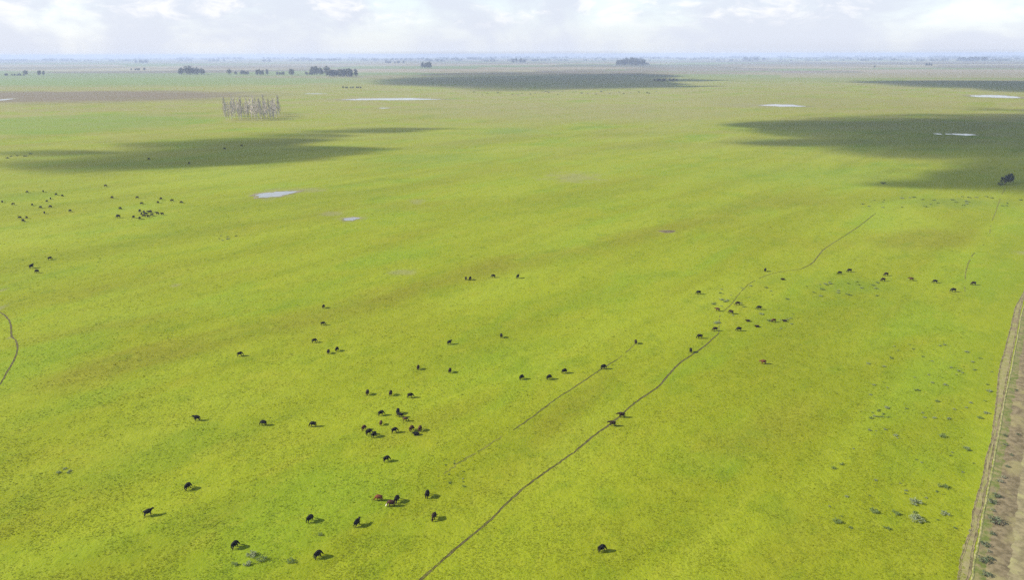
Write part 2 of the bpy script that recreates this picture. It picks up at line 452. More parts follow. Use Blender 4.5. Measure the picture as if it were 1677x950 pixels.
def trail(name, pxpts, width, mat, lip=0.05, floor=0.008, seed=0, wobble=0.12, kind='structure', grow=0.0, gaps=0.0):
    """a trodden path: a floor between two low crumbling lips"""
    rnd = random.Random(seed)
    C = catmull([gp(*p) for p in pxpts])
    V = []; F = []
    for i, c in enumerate(C):
        a = C[max(i - 1, 0)]; b = C[min(i + 1, len(C) - 1)]
        t = (b - a).normalized(); n = Vector((-t.y, t.x, 0))
        w = (width + grow * c.length) * rnd.uniform(0.8, 1.2) * (0.55 + 0.95 * float(fbm(np.array([i / 5.0]), np.array([seed * 1.0]), 70 + seed, 3)[0])) / 2
        if i < 3 or i > len(C) - 4:
            w *= 0.35
        c = c + n * rnd.uniform(-wobble, wobble)
        z = 0.0004 * c.length * 0.05 + floor
        l1 = lip * rnd.uniform(0.5, 1.3); l2 = lip * rnd.uniform(0.5, 1.3)
        for off, zz in ((-w - 0.13, 0.001), (-w - 0.05, z + l1), (-w * 0.75, z), (w * 0.75, z), (w + 0.05, z + l2), (w + 0.13, 0.001)):
            q = c + n * off
            V.append((q.x, q.y, zz))
        if i and float(fbm(np.array([i / 3.0]), np.array([seed * 2.0]), 90 + seed, 2)[0]) > gaps:
            k = (i - 1) * 6
            F += [(k + j, k + j + 1, k + 7 + j, k + 6 + j) for j in range(5)]
    return tag(mesh_obj(name, V, F, mat), kind=kind)

MAIN = [(688, 952), (740, 905), (800, 855), (830, 825), (860, 798), (900, 769), (940, 741), (975, 712), (1003, 692), (1040, 660), (1075, 636), (1090, 620), (1105, 603), (1120, 590), (1150, 570), (1177, 546), (1178, 530), (1180, 515), (1197, 499), (1211, 481), (1230, 463), (1265, 448), (1310, 441), (1330, 431), (1350, 408), (1385, 385), (1410, 368), (1434, 349)]
MAIN = [(660, 985)] + MAIN
trail('cattle_trail', MAIN[:17], 0.34, M_TRAIL, seed=1)
trail('cattle_trail', MAIN[16:24], 0.26, M_TRAIL_FAINT, seed=12, gaps=0.36)
trail('cattle_trail', MAIN[23:], 0.30, M_TRAIL_MID, seed=13)
trail('cattle_trail', [(718, 782), (755, 757), (790, 735), (840, 705)], 0.3, M_TRAIL_FAINT, lip=0.03, seed=2, wobble=0.35, gaps=0.45)
trail('cattle_trail', [(840, 705), (875, 681), (910, 654), (940, 635), (975, 611), (988, 603), (1012, 588)], 0.22, M_TRAIL_MID, seed=3)
trail('cattle_trail', [(1012, 588), (1030, 573), (1043, 560)], 0.3, M_TRAIL_FAINT, lip=0.03, seed=4, gaps=0.4)
trail('cattle_trail', [(-25, 660), (0, 629), (14, 606), (24, 588), (29, 570), (26, 558), (19, 551), (18, 536), (16, 527), (8, 517), (-8, 506)], 0.34, M_TRAIL, seed=5)
trail('cattle_trail', [(1580, 478), (1582, 443), (1594, 416), (1612, 400)], 0.28, M_TRAIL_FAINT, seed=7, gaps=0.42)
trail('cattle_trail', [(1621, 382), (1623, 366), (1630, 348), (1640, 320), (1648, 305)], 0.35, M_TRAIL_FAINT, seed=8, gaps=0.42)

# ------------------------------------------------------------------ farm track, verge and ditch along the right side
RUT_L = [(1545, 1010), (1569, 950), (1574, 920), (1584, 888), (1592, 866), (1595, 836), (1604, 805), (1612, 775), (1616, 749), (1625, 719), (1628, 690), (1632, 662), (1634, 640), (1637, 606), (1646, 574), (1657, 530), (1664, 502), (1675, 482), (1697, 430)]
RUT_R = [(1563, 1010), (1586, 946), (1591, 917), (1594, 896), (1600, 868), (1603, 850), (1608, 831), (1614, 800), (1618, 789), (1624, 751), (1632, 713), (1637, 685), (1642, 661), (1646, 638), (1652, 604), (1659, 570), (1668, 524), (1676, 488), (1700, 430)]
VERGE = [(1570, 1010), (1592, 950), (1595, 926), (1600, 903), (1605, 877), (1608.5, 857), (1613, 832), (1619, 802), (1626, 765), (1632.5, 730), (1638, 700), (1643, 670), (1648.5, 643), (1653.5, 620), (1663.5, 570), (1670, 536), (1676, 506), (1706, 430)]
def worn_track():
    rnd_ = random.Random(77); L = catmull([gp(*p) for p in RUT_L], 8); Q = catmull([gp(*p) for p in RUT_R], 8); V = []; F = []
    for i, (a, b) in enumerate(zip(L, Q)):
        t = (b - a).normalized()
        V += [a - t * rnd_.uniform(.15, .6) + Vector((0, 0, .004)), a.lerp(b, .5) + Vector((0, 0, .03 * rnd_.random() + .006)), b + t * rnd_.uniform(.1, .35) + Vector((0, 0, .004))]
        if i:
            k = 3 * (i - 1); F += [(k, k + 1, k + 4, k + 3), (k + 1, k + 2, k + 5, k + 4)]
    return tag(mesh_obj('farm_track', V, F, M_TRACK), kind='structure')
worn_track()
trail('track_rut', RUT_L, 0.22, M_RUT, seed=21)
trail('track_rut', RUT_R, 0.34, M_RUT, seed=22)

def strip(name, left, right, mat, z, seed=0, jl=0.15, jr=0.15, n=14, ridge=0.0, rows=3):
    """a ground sheet between two lines, n points per span; ridge raises the middle"""
    rnd = random.Random(seed)
    A = catmull(left, n); B = catmull(right, n)
    m = min(len(A), len(B)); V = []; F = []
    ii = np.arange(m) * 1.0
    ja = (fbm(ii / 2.7, ii * 0 + seed, seed, 3) - .5) * 2.4 * jl; jb = (fbm(ii / 2.7, ii * 0 + seed + 5, seed + 3, 3) - .5) * 2.4 * jr
    for i in range(m):
        a = A[i] + Vector((ja[i], 0, 0)); b = B[i] + Vector((jb[i], 0, 0))
        for k in range(rows):
            q = a.lerp(b, k / (rows - 1)); e = math.sin(math.pi * k / (rows - 1))
            V.append((q.x, q.y, z + ridge * e * rnd.uniform(0.7, 1.3)))
        if i:
            j = (i - 1) * rows
            F += [(j + k, j + k + 1, j + rows + k + 1, j + rows + k) for k in range(rows - 1)]
    return tag(mesh_obj(name, V, F, mat), kind='structure')

VG = [gp(*p) for p in VERGE]
def off(P, d):
    out = []
    for i, c in enumerate(P):
        t = (P[min(i + 1, len(P) - 1)] - P[max(i - 1, 0)]).normalized()
        out.append(c + Vector((t.y, -t.x, 0)) * d)
    return out
strip('rough_strip', off(VG, -0.1), off(VG, 2.6), M_ROUGH, 0.010, 31, 0.1, 0.5, rows=4, ridge=0.04)
strip('dry_grass_verge', off(VG, -0.24), off(VG, 0.26), M_VERGE, 0.018, 32, 0.14, 0.16, ridge=0.09, rows=5)
strip('ditch_bank', off(VG, 1.7), off(VG, 6.0), M_EARTH, 0.016, 33, 1.1, 0.6, rows=6, ridge=0.10)
strip('dirt_road', off(VG, 5.3), off(VG, 48), M_DIRT, 0.023, 34, 1.0, 1.0, rows=12, ridge=0.05)

# ------------------------------------------------------------------ clouds, standing up-sun of their shadows (real volumes)
def cloud_mat(name, dens):
    m = bpy.data.materials.new(name); m.use_nodes = True
    nt = m.node_tree; nt.nodes.clear()
    o = nt.nodes.new('ShaderNodeOutputMaterial'); v = nt.nodes.new('ShaderNodeVolumePrincipled')
    v.inputs['Color'].default_value = (0.99, 0.99, 1.0, 1)
    v.inputs['Density'].default_value = dens
    v.inputs['Anisotropy'].default_value = 0.2
    nt.links.new(v.outputs[0], o.inputs['Volume'])
    return m
M_CLOUD = cloud_mat('cloud_vapour', 0.016)

def cloud(blobs, res, thick, alt, seed, nscale, namp=0.55):
    """blobs: centre and half sizes of the shadow it throws (photo pixels on the ground)"""
    xs = []; ys = []
    for (cx, cy, rx, ry) in blobs:
        for sx in (-1.5, 0, 1.5):
            for sy in (-1.5, 0, 1.5):
                g = gp(cx + sx * rx, max(cy + sy * ry, 96)); xs.append(g.x); ys.append(g.y)
    x0, x1, y0, y1 = min(xs), max(xs), min(ys), max(ys)
    nx = int((x1 - x0) / res) + 3; ny = int((y1 - y0) / res) + 3
    X, Y = np.meshgrid(x0 + np.arange(nx) * res, y0 + np.arange(ny) * res)
    U, Vp = project(X, Y)
    f = np.full(X.shape, -9.0)
    for (cx, cy, rx, ry) in blobs:
        f = np.maximum(f, 1 - np.sqrt(((U - cx) / rx) ** 2 + ((Vp - cy) / ry) ** 2))
    f = f + namp * (fbm(X / nscale, Y / nscale, seed, 5) - 0.5) * 2
    f[0] = f[-1] = -1; f[:, 0] = f[:, -1] = -1
    th = np.clip(f * 1.25, 0, 1) ** 1.35 * thick
    keep = th > 0
    cell = keep[:-1, :-1] | keep[1:, :-1] | keep[:-1, 1:] | keep[1:, 1:]
    off_ = SUN_DIR * (alt / SUN_DIR.z)
    lump = fbm(X / (nscale * 0.3), Y / (nscale * 0.3), seed + 9, 3)
    top = alt + th * (0.5 + 0.5 * lump); bot = alt - 0.25 * th
    idx_t = -np.ones(X.shape, int); idx_b = -np.ones(X.shape, int)
    V = []
    used = np.zeros(X.shape, bool)
    used[:-1, :-1] |= cell; used[1:, :-1] |= cell; used[:-1, 1:] |= cell; used[1:, 1:] |= cell
    ii = np.argwhere(used)
    for (j, i) in ii:
        idx_t[j, i] = len(V); V.append((X[j, i] + off_.x, Y[j, i] + off_.y, top[j, i]))
        if keep[j, i]:
            idx_b[j, i] = len(V); V.append((X[j, i] + off_.x, Y[j, i] + off_.y, bot[j, i]))
        else:
            idx_b[j, i] = idx_t[j, i]
    F = []
    for (j, i) in np.argwhere(cell):
        t = [idx_t[j, i], idx_t[j, i + 1], idx_t[j + 1, i + 1], idx_t[j + 1, i]]
        b = [idx_b[j, i], idx_b[j + 1, i], idx_b[j + 1, i + 1], idx_b[j, i + 1]]
        F.append(t)
        if b != [t[0], t[3], t[2], t[1]]:
            F.append(b)
    o = mesh_obj('cloud', V, F, M_CLOUD)
    return tag(o, kind='structure')

# shadow over the left middle distance
cloud([(100, 272, 130, 13), (220, 264, 150, 17), (330, 255, 160, 18), (430, 248, 135, 13), (520, 244, 85, 7), (300, 236, 130, 9), (400, 230, 120, 8), (480, 222, 105, 6.5), (560, 215, 95, 4.0), (630, 211, 60, 2.5), (40, 250, 120, 7)], 10, 78, 900, 3, 95, 0.54)
# the large shadow at the right
cloud([(1600, 222, 330, 42), (1390, 212, 190, 22), (1290, 204, 120, 9), (1330, 233, 130, 9), (1700, 282, 190, 36), (1600, 301, 150, 10), (1720, 215, 160, 40)], 10, 210, 900, 11, 110, 0.44)
# far shadow in the middle
cloud([(870, 132, 250, 16), (960, 137, 160, 10), (1000, 124, 120, 5), (740, 133, 150, 9), (1080, 131, 90, 2.5), (1040, 141, 90, 2.5)], 36, 210, 1100, 23, 380, 0.34)
# far shadow at the right
cloud([(1600, 137, 190, 7), (1690, 141, 110, 11), (1480, 134, 110, 2.5)], 36, 210, 1100, 31, 380, 0.32)

# ------------------------------------------------------------------ grass tufts (nobody could count them)
def grass_tufts(n=260000):
    # evenly thick on the picture, so thicker on the ground close by; reaches well past the frame
    px = RNG.uniform(-220, 1580, n); py = 300 + 720 * RNG.uniform(0, 1, n) ** 0.8
    d = np.stack([(px - PW / 2) / FPX, -(py - PH / 2) / FPX, -np.ones(n)])
    d = np.tensordot(np.array(CAM_ROT), d, axes=1)
    t = CAM_H / -d[2]
    x = d[0] * t; y = d[1] * t
    keep = fbm(x / 6.0, y / 6.0, 5, 3) + 0.35 * fbm(x / 1.8, y / 1.8, 8, 2) > RNG.uniform(0.40, 0.98, n)
    x = x[keep]; y = y[keep]; n = len(x)
    dist = np.hypot(x, y)
    size = RNG.uniform(0.5, 1.1, n) * (0.55 + dist / 520.0) * np.where(RNG.uniform(0, 1, n) < 0.07, RNG.uniform(1.3, 2.0, n), 1.0)
    nb = 4
    a0 = RNG.uniform(0, 2 * math.pi, n)
    V = np.zeros((n, nb, 3, 3)); 
    for k in range(nb):
        a = a0 + k * 2 * math.pi / nb + RNG.uniform(-0.5, 0.5, n)
        r = size * RNG.uniform(0.14, 0.34, n); h = size * RNG.uniform(0.06, 0.13, n); w = size * RNG.uniform(0.07, 0.15, n)
        ca, sa = np.cos(a), np.sin(a)
        V[:, k, 0] = np.stack([x - sa * w, y + ca * w, np.full(n, -0.01)], 1)
        V[:, k, 1] = np.stack([x + sa * w, y - ca * w, np.full(n, -0.01)], 1)
        V[:, k, 2] = np.stack([x + ca * r, y + sa * r, h], 1)
    V = V.reshape(-1, 3)
    F = np.arange(len(V)).reshape(-1, 3)
    return tag(big_mesh('grass_tufts', V, F, M_TUFT, 3), 'short tufted green grass covering the near pasture', 'grass', kind='stuff')
grass_tufts()

# ------------------------------------------------------------------ cattle
def hide_mat(name, a, b2, face=None, facex=1.0):
    m, N, b = new_mat(name)
    oc = N.n('ShaderNodeTexCoord').outputs['Object']
    f = N.noise(oc, 2.5, 4.0, 0.6)
    c = N.mix(N.step(f, 0.35, 0.65), a, b2)
    if face:
        s = N.n('ShaderNodeSeparateXYZ'); N.put(s.inputs[0], oc)
        edge = N.math('ADD', s.outputs[0], N.math('MULTIPLY', N.math('SUBTRACT', f, 0.5), 0.3))
        c = N.mix(N.step(edge, facex - 0.06, facex + 0.06), c, face)
    N.put(b.inputs['Base Color'], c)
    b.inputs['Roughness'].default_value = 0.75
    b.inputs['Specular IOR Level'].default_value = 0.08
    return m
HIDE = {
    'black': hide_mat('black_hide', (0.0035, 0.003, 0.003), (0.007, 0.006, 0.0055)),
    'dark': hide_mat('dark_brown_hide', (0.012, 0.007, 0.004), (0.022, 0.012, 0.007)),
    'red': hide_mat('red_hide', (0.085, 0.025, 0.011), (0.125, 0.040, 0.018)),
    'faced': hide_mat('white_faced_hide', (0.032, 0.013, 0.010), (0.055, 0.020, 0.013), face=(0.62, 0.57, 0.50)),
    'brown': hide_mat('brown_hide', (0.040, 0.019, 0.010), (0.062, 0.028, 0.014)),
}

def cow_mesh(name, pose):
    V = []; E = []; Rr = []
    def v(p, r, link=None):
        V.append(p); Rr.append(r if isinstance(r, tuple) else (r, r))
        if link is not None:
            E.append((link, len(V) - 1))
        return len(V) - 1
    lying = pose == 'lying'
    dz = -0.62 if lying else 0.0
    pel = v((-0.72, 0, 1.13 + dz), (0.27, 0.30))
    bel = v((-0.20, 0, 1.05 + dz), (0.34, 0.37), pel)
    che = v((0.35, 0, 1.06 + dz), (0.31, 0.37), bel)
    sho = v((0.68, 0, 1.14 + dz), (0.22, 0.29), che)
    hy = 0.0
    if pose in ('graze', 'graze_turn', 'walk'):
        hy = {'graze': 0.0, 'graze_turn': 0.34, 'walk': 0.0}[pose]
        if pose == 'walk':
            n1 = v((0.98, 0, 1.16), (0.15, 0.19), sho); n2 = v((1.22, 0, 1.15), 0.14, n1)
            h1 = v((1.42, 0, 1.08), (0.125, 0.13), n2); h2 = v((1.62, 0, 0.96), 0.10, h1); h3 = v((1.78, 0, 0.84), 0.085, h2)
        else:
            n1 = v((0.95, 0.15 * hy, 0.92), (0.14, 0.19), sho); n2 = v((1.14, 0.5 * hy, 0.60), 0.13, n1)
            h1 = v((1.27, 0.8 * hy, 0.42), (0.125, 0.13), n2); h2 = v((1.38, 1.0 * hy, 0.26), 0.10, h1); h3 = v((1.47, 1.15 * hy, 0.12), 0.085, h2)
    else:
        n1 = v((0.92, 0.02, 1.24 + dz), (0.16, 0.21), sho); n2 = v((1.08, 0.05, 1.33 + dz), 0.15, n1)
        h1 = v((1.24, 0.09, 1.34 + dz), (0.13, 0.14), n2); h2 = v((1.42, 0.14, 1.24 + dz), 0.105, h1); h3 = v((1.56, 0.18, 1.14 + dz), 0.09, h2)
    hp = Vector(V[h1])
    for s in (-1, 1):
        e = v((hp.x - 0.06, hp.y + s * 0.17, hp.z + 0.09), 0.035, h1)
        v((hp.x - 0.09, hp.y + s * 0.29, hp.z + 0.07), 0.045, e)
    st = {'walk': (0.22, -0.16, -0.20, 0.18), 'graze': (0.06, -0.16, -0.06, 0.12), 'graze_turn': (0.14, -0.05, 0.05, -0.12)}.get(pose, (0.03, -0.03, 0.02, -0.04))
    for k, s in enumerate((-1, 1)):
        if lying:
            a = v((0.52, s * 0.30, 0.30), 0.13, che); b = v((0.80, s * 0.36, 0.12), 0.08, a); v((0.52, s * 0.34, 0.07), 0.06, b)
            a = v((-0.62, s * 0.34, 0.32), 0.18, pel); b = v((-0.25, s * 0.46, 0.16), 0.11, a); v((-0.60, s * 0.50, 0.07), 0.06, b)
        else:
            a = v((0.52, s * 0.20, 0.74), (0.11, 0.15), che); b = v((0.52 + st[k] * 0.5, s * 0.19, 0.42), 0.075, a)
            c = v((0.52 + st[k] * 0.9, s * 0.19, 0.13), 0.055, b); v((0.55 + st[k], s * 0.19, 0.03), 0.068, c)
            a = v((-0.66, s * 0.21, 0.80), (0.13, 0.21), pel); b = v((-0.60 + st[2 + k] * 0.3, s * 0.21, 0.62), (0.10, 0.13), a)
            c = v((-0.86 + st[2 + k] * 0.7, s * 0.20, 0.44), 0.075, b); d = v((-0.82 + st[2 + k], s * 0.19, 0.13), 0.055, c); v((-0.78 + st[2 + k], s * 0.19, 0.03), 0.068, d)
    t = v((-1.00, 0, 1.22 + dz), 0.06, pel); t = v((-1.09, 0, 1.00 + dz), 0.035, t)
    if not lying:
        t = v((-1.10, 0.02, 0.70), 0.03, t); v((-1.09, 0.04, 0.45), 0.05, t)
    me = bpy.data.meshes.new(name + '_cage'); me.from_pydata(V, E, [])
    o = bpy.data.objects.new(name + '_cage', me); COL.objects.link(o)
    o.modifiers.new('skin', 'SKIN'); ss = o.modifiers.new('sub', 'SUBSURF'); ss.levels = 1; ss.render_levels = 1
    for i, sv in enumerate(me.skin_vertices[0].data):
        sv.radius = (Rr[i][0] * 1.24, Rr[i][1] * 1.24); sv.use_root = i == 0
    bpy.context.view_layer.update()
    dg = bpy.context.evaluated_depsgraph_get()
    res = bpy.data.meshes.new_from_object(o.evaluated_get(dg))
    res.name = name
    bpy.data.objects.remove(o); bpy.data.meshes.remove(me)
    lo = min(p.co.z for p in res.vertices)
    for p in res.vertices:
        p.co = (p.co.x * 0.83, p.co.y * 1.14, (p.co.z - lo) * 1.05 - 0.01)
    res.polygons.foreach_set('use_smooth', [True] * len(res.polygons))
    res.materials.clear(); res.materials.append(HIDE['black'])
    return res
COWS = {p: cow_mesh('cow_' + p, p) for p in ('graze', 'graze_turn', 'up', 'walk', 'lying')}

def put_cow(px, py, head, pose, hide, size, label, group, name='cow', cat='cow'):
    """px, py: the middle of the body in the photograph; head: degrees, 0 = facing right, 90 = away"""
    g = gp(px, py); d = depth_at(g)
    dep = math.atan2(CAM_H, g.length)
    g = gp(px, py + 0.72 * size * math.cos(dep) * FPX / d)
    o = bpy.data.objects.new(name, COWS[pose])
    COL.objects.link(o)
    o.location = g; o.rotation_euler = (0, 0, R(head)); o.scale = (size,) * 3
    o.material_slots[0].link = 'OBJECT'; o.material_slots[0].material = HIDE[hide]
    tag(o, label, cat, group)
    return o

G1 = 'cattle in the foreground'
G2 = 'cattle of the tight herd left of centre'
G3 = 'cattle scattered across the middle of the pasture'
G4 = 'cattle round the bend of the main trail'
G5 = 'cattle along the far right'
G6 = 'cattle of the far left herd'
CATTLE = [
    (243, 840, 32, 'up', 'black', 1.12, 'black cow standing aslant, leftmost of the foreground cattle', G1),
    (308, 797, 68, 'graze', 'black', 1.10, 'black cow end-on, just up and right of the leftmost foreground cow', G1),
    (385, 893, 60, 'graze', 'black', 1.08, 'black cow just above the leafy weed clumps at bottom left', G1),
    (521, 909, 48, 'graze', 'black', 1.10, 'black cow lowest in the picture left of the main trail', G1),
    (508, 850, 55, 'graze_turn', 'black', 1.10, 'black cow directly above the lowest one at lower left', G1),
    (585, 857, 62, 'up', 'black', 1.10, 'black cow below the rusty red cow in the foreground', G1),
    (621, 816, 180, 'graze', 'red', 1.05, 'rusty red cow side-on, left of the foreground trio', G1),
    (641, 825, 187, 'graze', 'faced', 1.08, 'dark red cow with white face, front of the foreground trio', G1),
    (650, 818, 72, 'graze', 'black', 1.08, 'black cow end-on, right of the foreground trio', G1),
    (700, 810, 82, 'graze', 'black', 1.12, 'black cow end-on with broad shadow, right of the foreground trio', G1),
    (711, 846, 255, 'graze', 'dark', 1.05, 'dark brown cow facing the camera, foreground cow nearest the main trail', G1),
    (985, 899, 25, 'graze', 'black', 1.08, 'lone black cow right of the main trail near the bottom edge', G1),
    (633, 752, 35, 'graze', 'black', 1.05, 'lone black cow between the tight herd and the foreground trio', G1),
    (323, 685, 180, 'up', 'black', 1.12, 'black cow side-on, leftmost of the row of three on the left', G3),
    (432, 693, 178, 'graze', 'black', 1.08, 'black cow side-on, middle of the row of three on the left', G3),
    (513, 695, 190, 'graze', 'black', 1.08, 'black cow side-on, right end of the row left of the tight herd', G3),
    (602, 643, 85, 'graze', 'dark', 1.05, 'dark cow end-on, left of three above the tight herd', G2),
    (640, 644, 84, 'graze', 'dark', 1.05, 'dark cow end-on, middle of three above the tight herd', G2),
    (672, 648, 10, 'graze_turn', 'black', 1.05, 'black cow side-on, right of three above the tight herd', G2),
    (624, 677, 32, 'graze', 'black', 1.05, 'black cow aslant at the upper left of the tight herd', G2),
    (652, 674, 86, 'graze', 'black', 1.08, 'black cow end-on at the top of the tight herd', G2),
    (656, 680, 165, 'graze', 'black', 1.02, 'black cow pressed against the topmost cow of the tight herd', G2),
    (664, 687, 5, 'graze', 'brown', 0.85, 'small brown cow at the right below the topmost pair', G2),
    (624, 693, 88, 'graze', 'brown', 0.85, 'small brown cow end-on in the middle of the tight herd', G2),
    (596, 701, 60, 'graze', 'faced', 0.95, 'dark reddish cow at the left end of the tight herd', G2),
    (604, 708, 38, 'graze', 'black', 1.08, 'black cow second from the left end of the tight herd', G2),
    (613, 712, 60, 'graze_turn', 'black', 1.05, 'black cow at the lowest left of the tight herd', G2),
    (646, 705, 30, 'graze', 'black', 1.05, 'black cow alone in the bottom row of the tight herd', G2),
    (674, 702, 60, 'graze', 'brown', 1.05, 'dark brown cow, left of the pair at the right end of the herd', G2),
    (688, 702, 75, 'graze', 'brown', 1.0, 'dark reddish brown cow at the right end of the tight herd', G2),
    (682, 709, 185, 'lying', 'black', 1.0, 'dark shadow drawn as a lying cow below the pair at the right end of herd', G2),  # no animal here: a lying cow mesh added in place of a dark shadow
    (393, 580, 30, 'graze', 'black', 1.1, 'black cow alone at the left of the middle pasture', G3),
    (515, 558, 20, 'graze_turn', 'black', 1.05, 'black cow above left of the end-on pair, left of centre', G3),
    (529, 530, 15, 'graze', 'black', 1.0, 'black cow, lower of the two stacked left of centre', G3),
    (530, 502, 80, 'graze', 'dark', 1.0, 'dark cow, upper of the two stacked left of centre', G3),
    (538, 576, 86, 'graze', 'dark', 1.0, 'dark cow end-on, left of the close pair left of centre', G3),
    (552, 572, 75, 'graze', 'black', 1.02, 'black cow, right of the close pair left of centre', G3),
    (685, 602, 86, 'graze', 'dark', 1.0, 'dark cow end-on, left of the pair above the tight herd', G3),
    (737, 607, 80, 'graze', 'dark', 1.02, 'dark cow end-on, right of the pair above the tight herd', G3),
    (736, 561, 40, 'up', 'black', 1.05, 'black cow head up, in the middle of the pasture left of centre', G3),
    (821, 550, 92, 'graze', 'black', 1.05, 'black cow in the open just left of centre with dark shadow', G3),
    (854, 618, 45, 'graze', 'black', 1.05, 'black cow, leftmost of three left of the fainter trail', G3),
    (899, 618, 35, 'graze', 'black', 1.1, 'black cow, middle of three left of the fainter trail', G3),
    (924, 608, 28, 'graze_turn', 'black', 1.1, 'black cow, rightmost of three left of the fainter trail', G3),
    (988, 601, 20, 'graze', 'black', 1.12, 'black cow standing on the fainter trail', G3),
    (1041, 560, 88, 'graze', 'dark', 1.02, 'dark cow end-on at the upper end of the fainter trail', G3),
    (1018, 680, 175, 'walk', 'dark', 1.12, 'dark cow crossing the main trail, the upper of two', G3),
    (1003, 694, 168, 'walk', 'dark', 1.1, 'dark cow crossing the main trail, the lower of two', G3),
    (1131, 574, 80, 'graze', 'black', 1.05, 'small looking black cow left of the trail below its bend', G4),
    (1146, 551, 178, 'graze', 'black', 1.15, 'black cow side-on left of the trail bend', G4),
    (1171, 539, 182, 'graze', 'dark', 1.1, 'dark brown cow right at the trail bend', G4),
    (1210, 539, 175, 'graze', 'black', 1.1, 'black cow side-on right of the trail bend', G4),
    (1175, 507, 155, 'walk', 'brown', 1.05, 'brown cow aslant on the trail above the bend', G4),
    (1197, 511, 140, 'graze', 'dark', 1.15, 'dark brown cow aslant just right of the trail above the bend', G4),
    (1208, 497, 180, 'graze', 'dark', 1.1, 'dark cow beside the trail above the aslant pair', G4),
    (1243, 504, 172, 'graze', 'black', 1.15, 'black cow side-on, right of the trail above the bend', G4),
    (1144, 479, 176, 'graze', 'black', 1.15, 'black cow side-on, left of the trail above the bend', G4),
    (1225, 524, 180, 'lying', 'dark', 0.95, 'dark cow lying in the weeds right of the trail bend', G4),
    (1240, 533, 178, 'lying', 'dark', 0.95, 'dark cow lying lowest in the weeds right of trail bend', G4),
    (1267, 525, 180, 'graze', 'brown', 1.0, 'brown cow, left of the pair right of the weeds', G4),
    (1285, 524, 178, 'lying', 'dark', 0.95, 'dark cow lying, right of the pair right of the weeds', G4),
    (1250, 593, 178, 'walk', 'red', 1.05, 'light red cow alone on open grass right of the trail', G4),
    (1253, 442, 60, 'graze', 'black', 1.1, 'black cow above the trail where it turns right', G4),
    (1282, 456, 180, 'lying', 'dark', 1.0, 'greenish weed drawn as a lying cow just below the trail where it turns right', G4),  # a greenish weed, with a lying cow mesh standing in for it
    (763, 456, 85, 'graze', 'dark', 1.0, 'dark cow, left of the close pair in the far centre', G3),
    (770, 456, 70, 'graze', 'black', 1.1, 'black cow, right of the close pair in the far centre', G3),
    (808, 452, 165, 'graze', 'black', 1.1, 'black cow, middle of the far centre row', G3),
    (848, 453, 60, 'up', 'black', 1.15, 'black cow at the right end of the far centre row', G3),
    (1375, 447, 170, 'graze', 'black', 1.1, 'black cow, lower left of the pair under the upper trail', G5),
    (1391, 443, 178, 'graze', 'black', 1.2, 'black cow, upper right of the pair under the upper trail', G5),
    (1451, 449, 180, 'graze', 'dark', 1.15, 'dark cow, upper of the close pair at far right', G5),
    (1446, 458, 180, 'graze', 'dark', 1.15, 'dark cow, lower of the close pair at far right', G5),
    (1492, 457, 160, 'walk', 'brown', 1.1, 'light brown cow in the far right line', G5),
    (1531, 461, 160, 'graze', 'black', 1.15, 'black cow in the far right line right of the brown one', G5),
    (1561, 475, 165, 'graze', 'black', 1.2, 'black cow lowest in the far right line', G5),
    (1594, 464, 178, 'graze', 'dark', 1.15, 'dark cow, rightmost of the far right line', G5),
    (52, 436, 75, 'up', 'black', 1.35, 'black cow, left of the close pair near the left edge', G6),
    (61, 444, 175, 'graze', 'black', 1.15, 'black cow, lower right of the close pair near left edge', G6),
    (82, 423, 45, 'graze', 'black', 1.1, 'black cow above the close pair near the left edge', G6),
    (194, 354, 178, 'graze', 'black', 1.5, 'black cow just left of the bunched far left herd', G6),
    (310, 267, 90, 'up', 'black', 1.4, 'dark cow at the near edge of the left cloud shadow', G6),
    (368, 243, 180, 'graze', 'black', 1.4, 'dark cow deep in the left cloud shadow', G6),
    (244, 260, 180, 'graze', 'black', 1.3, 'dark cow in the left cloud shadow, left of the edge one', G6),
    (396, 238, 180, 'graze', 'black', 1.3, 'dark cow furthest right in the left cloud shadow', G6),
]
for c in CATTLE:
    put_cow(*c)
rnd = random.Random(3)
for (px, py) in [(219, 355), (229, 345), (229, 357), (236, 347), (236, 353), (243, 354), (249, 352), (244, 347), (258, 349), (266, 350), (232, 350), (239, 350), (247, 346)]:
    put_cow(px, py, rnd.choice((rnd.uniform(-30, 30), rnd.uniform(150, 210), rnd.uniform(40, 140))), rnd.choice(('graze', 'graze_turn', 'up')), rnd.choice(('black', 'black', 'dark')), rnd.uniform(1.05, 1.25),
            'dark cow packed into the bunch of the far left herd', 'bunched cows of the far left herd')
for (px, py) in [(225, 323), (232, 333), (264, 325), (259, 331), (282, 328), (297, 331), (184, 323), (173, 304), (197, 341)]:
    put_cow(px, py, rnd.choice((rnd.uniform(-30, 30), rnd.uniform(150, 210))), 'graze', rnd.choice(('black', 'dark')), rnd.uniform(1.05, 1.25),
            'dark cow scattered loosely above the bunched far left herd', 'loose cows above the bunched far left herd')
for (px, py) in [(4, 330), (22, 334), (45, 314), (71, 313), (92, 318), (102, 320), (77, 329), (83, 325), (53, 335), (67, 339), (83, 338), (73, 348), (44, 356), (33, 356), (38, 361), (115, 345)]:
    put_cow(px, py, rnd.choice((rnd.uniform(-30, 30), rnd.uniform(150, 210), rnd.uniform(40, 140))), rnd.choice(('graze', 'graze_turn')), rnd.choice(('black', 'black', 'dark')), rnd.uniform(1.0, 1.2),
            'tiny dark cow grazing at the far left edge', 'scattered cows at the far left edge')

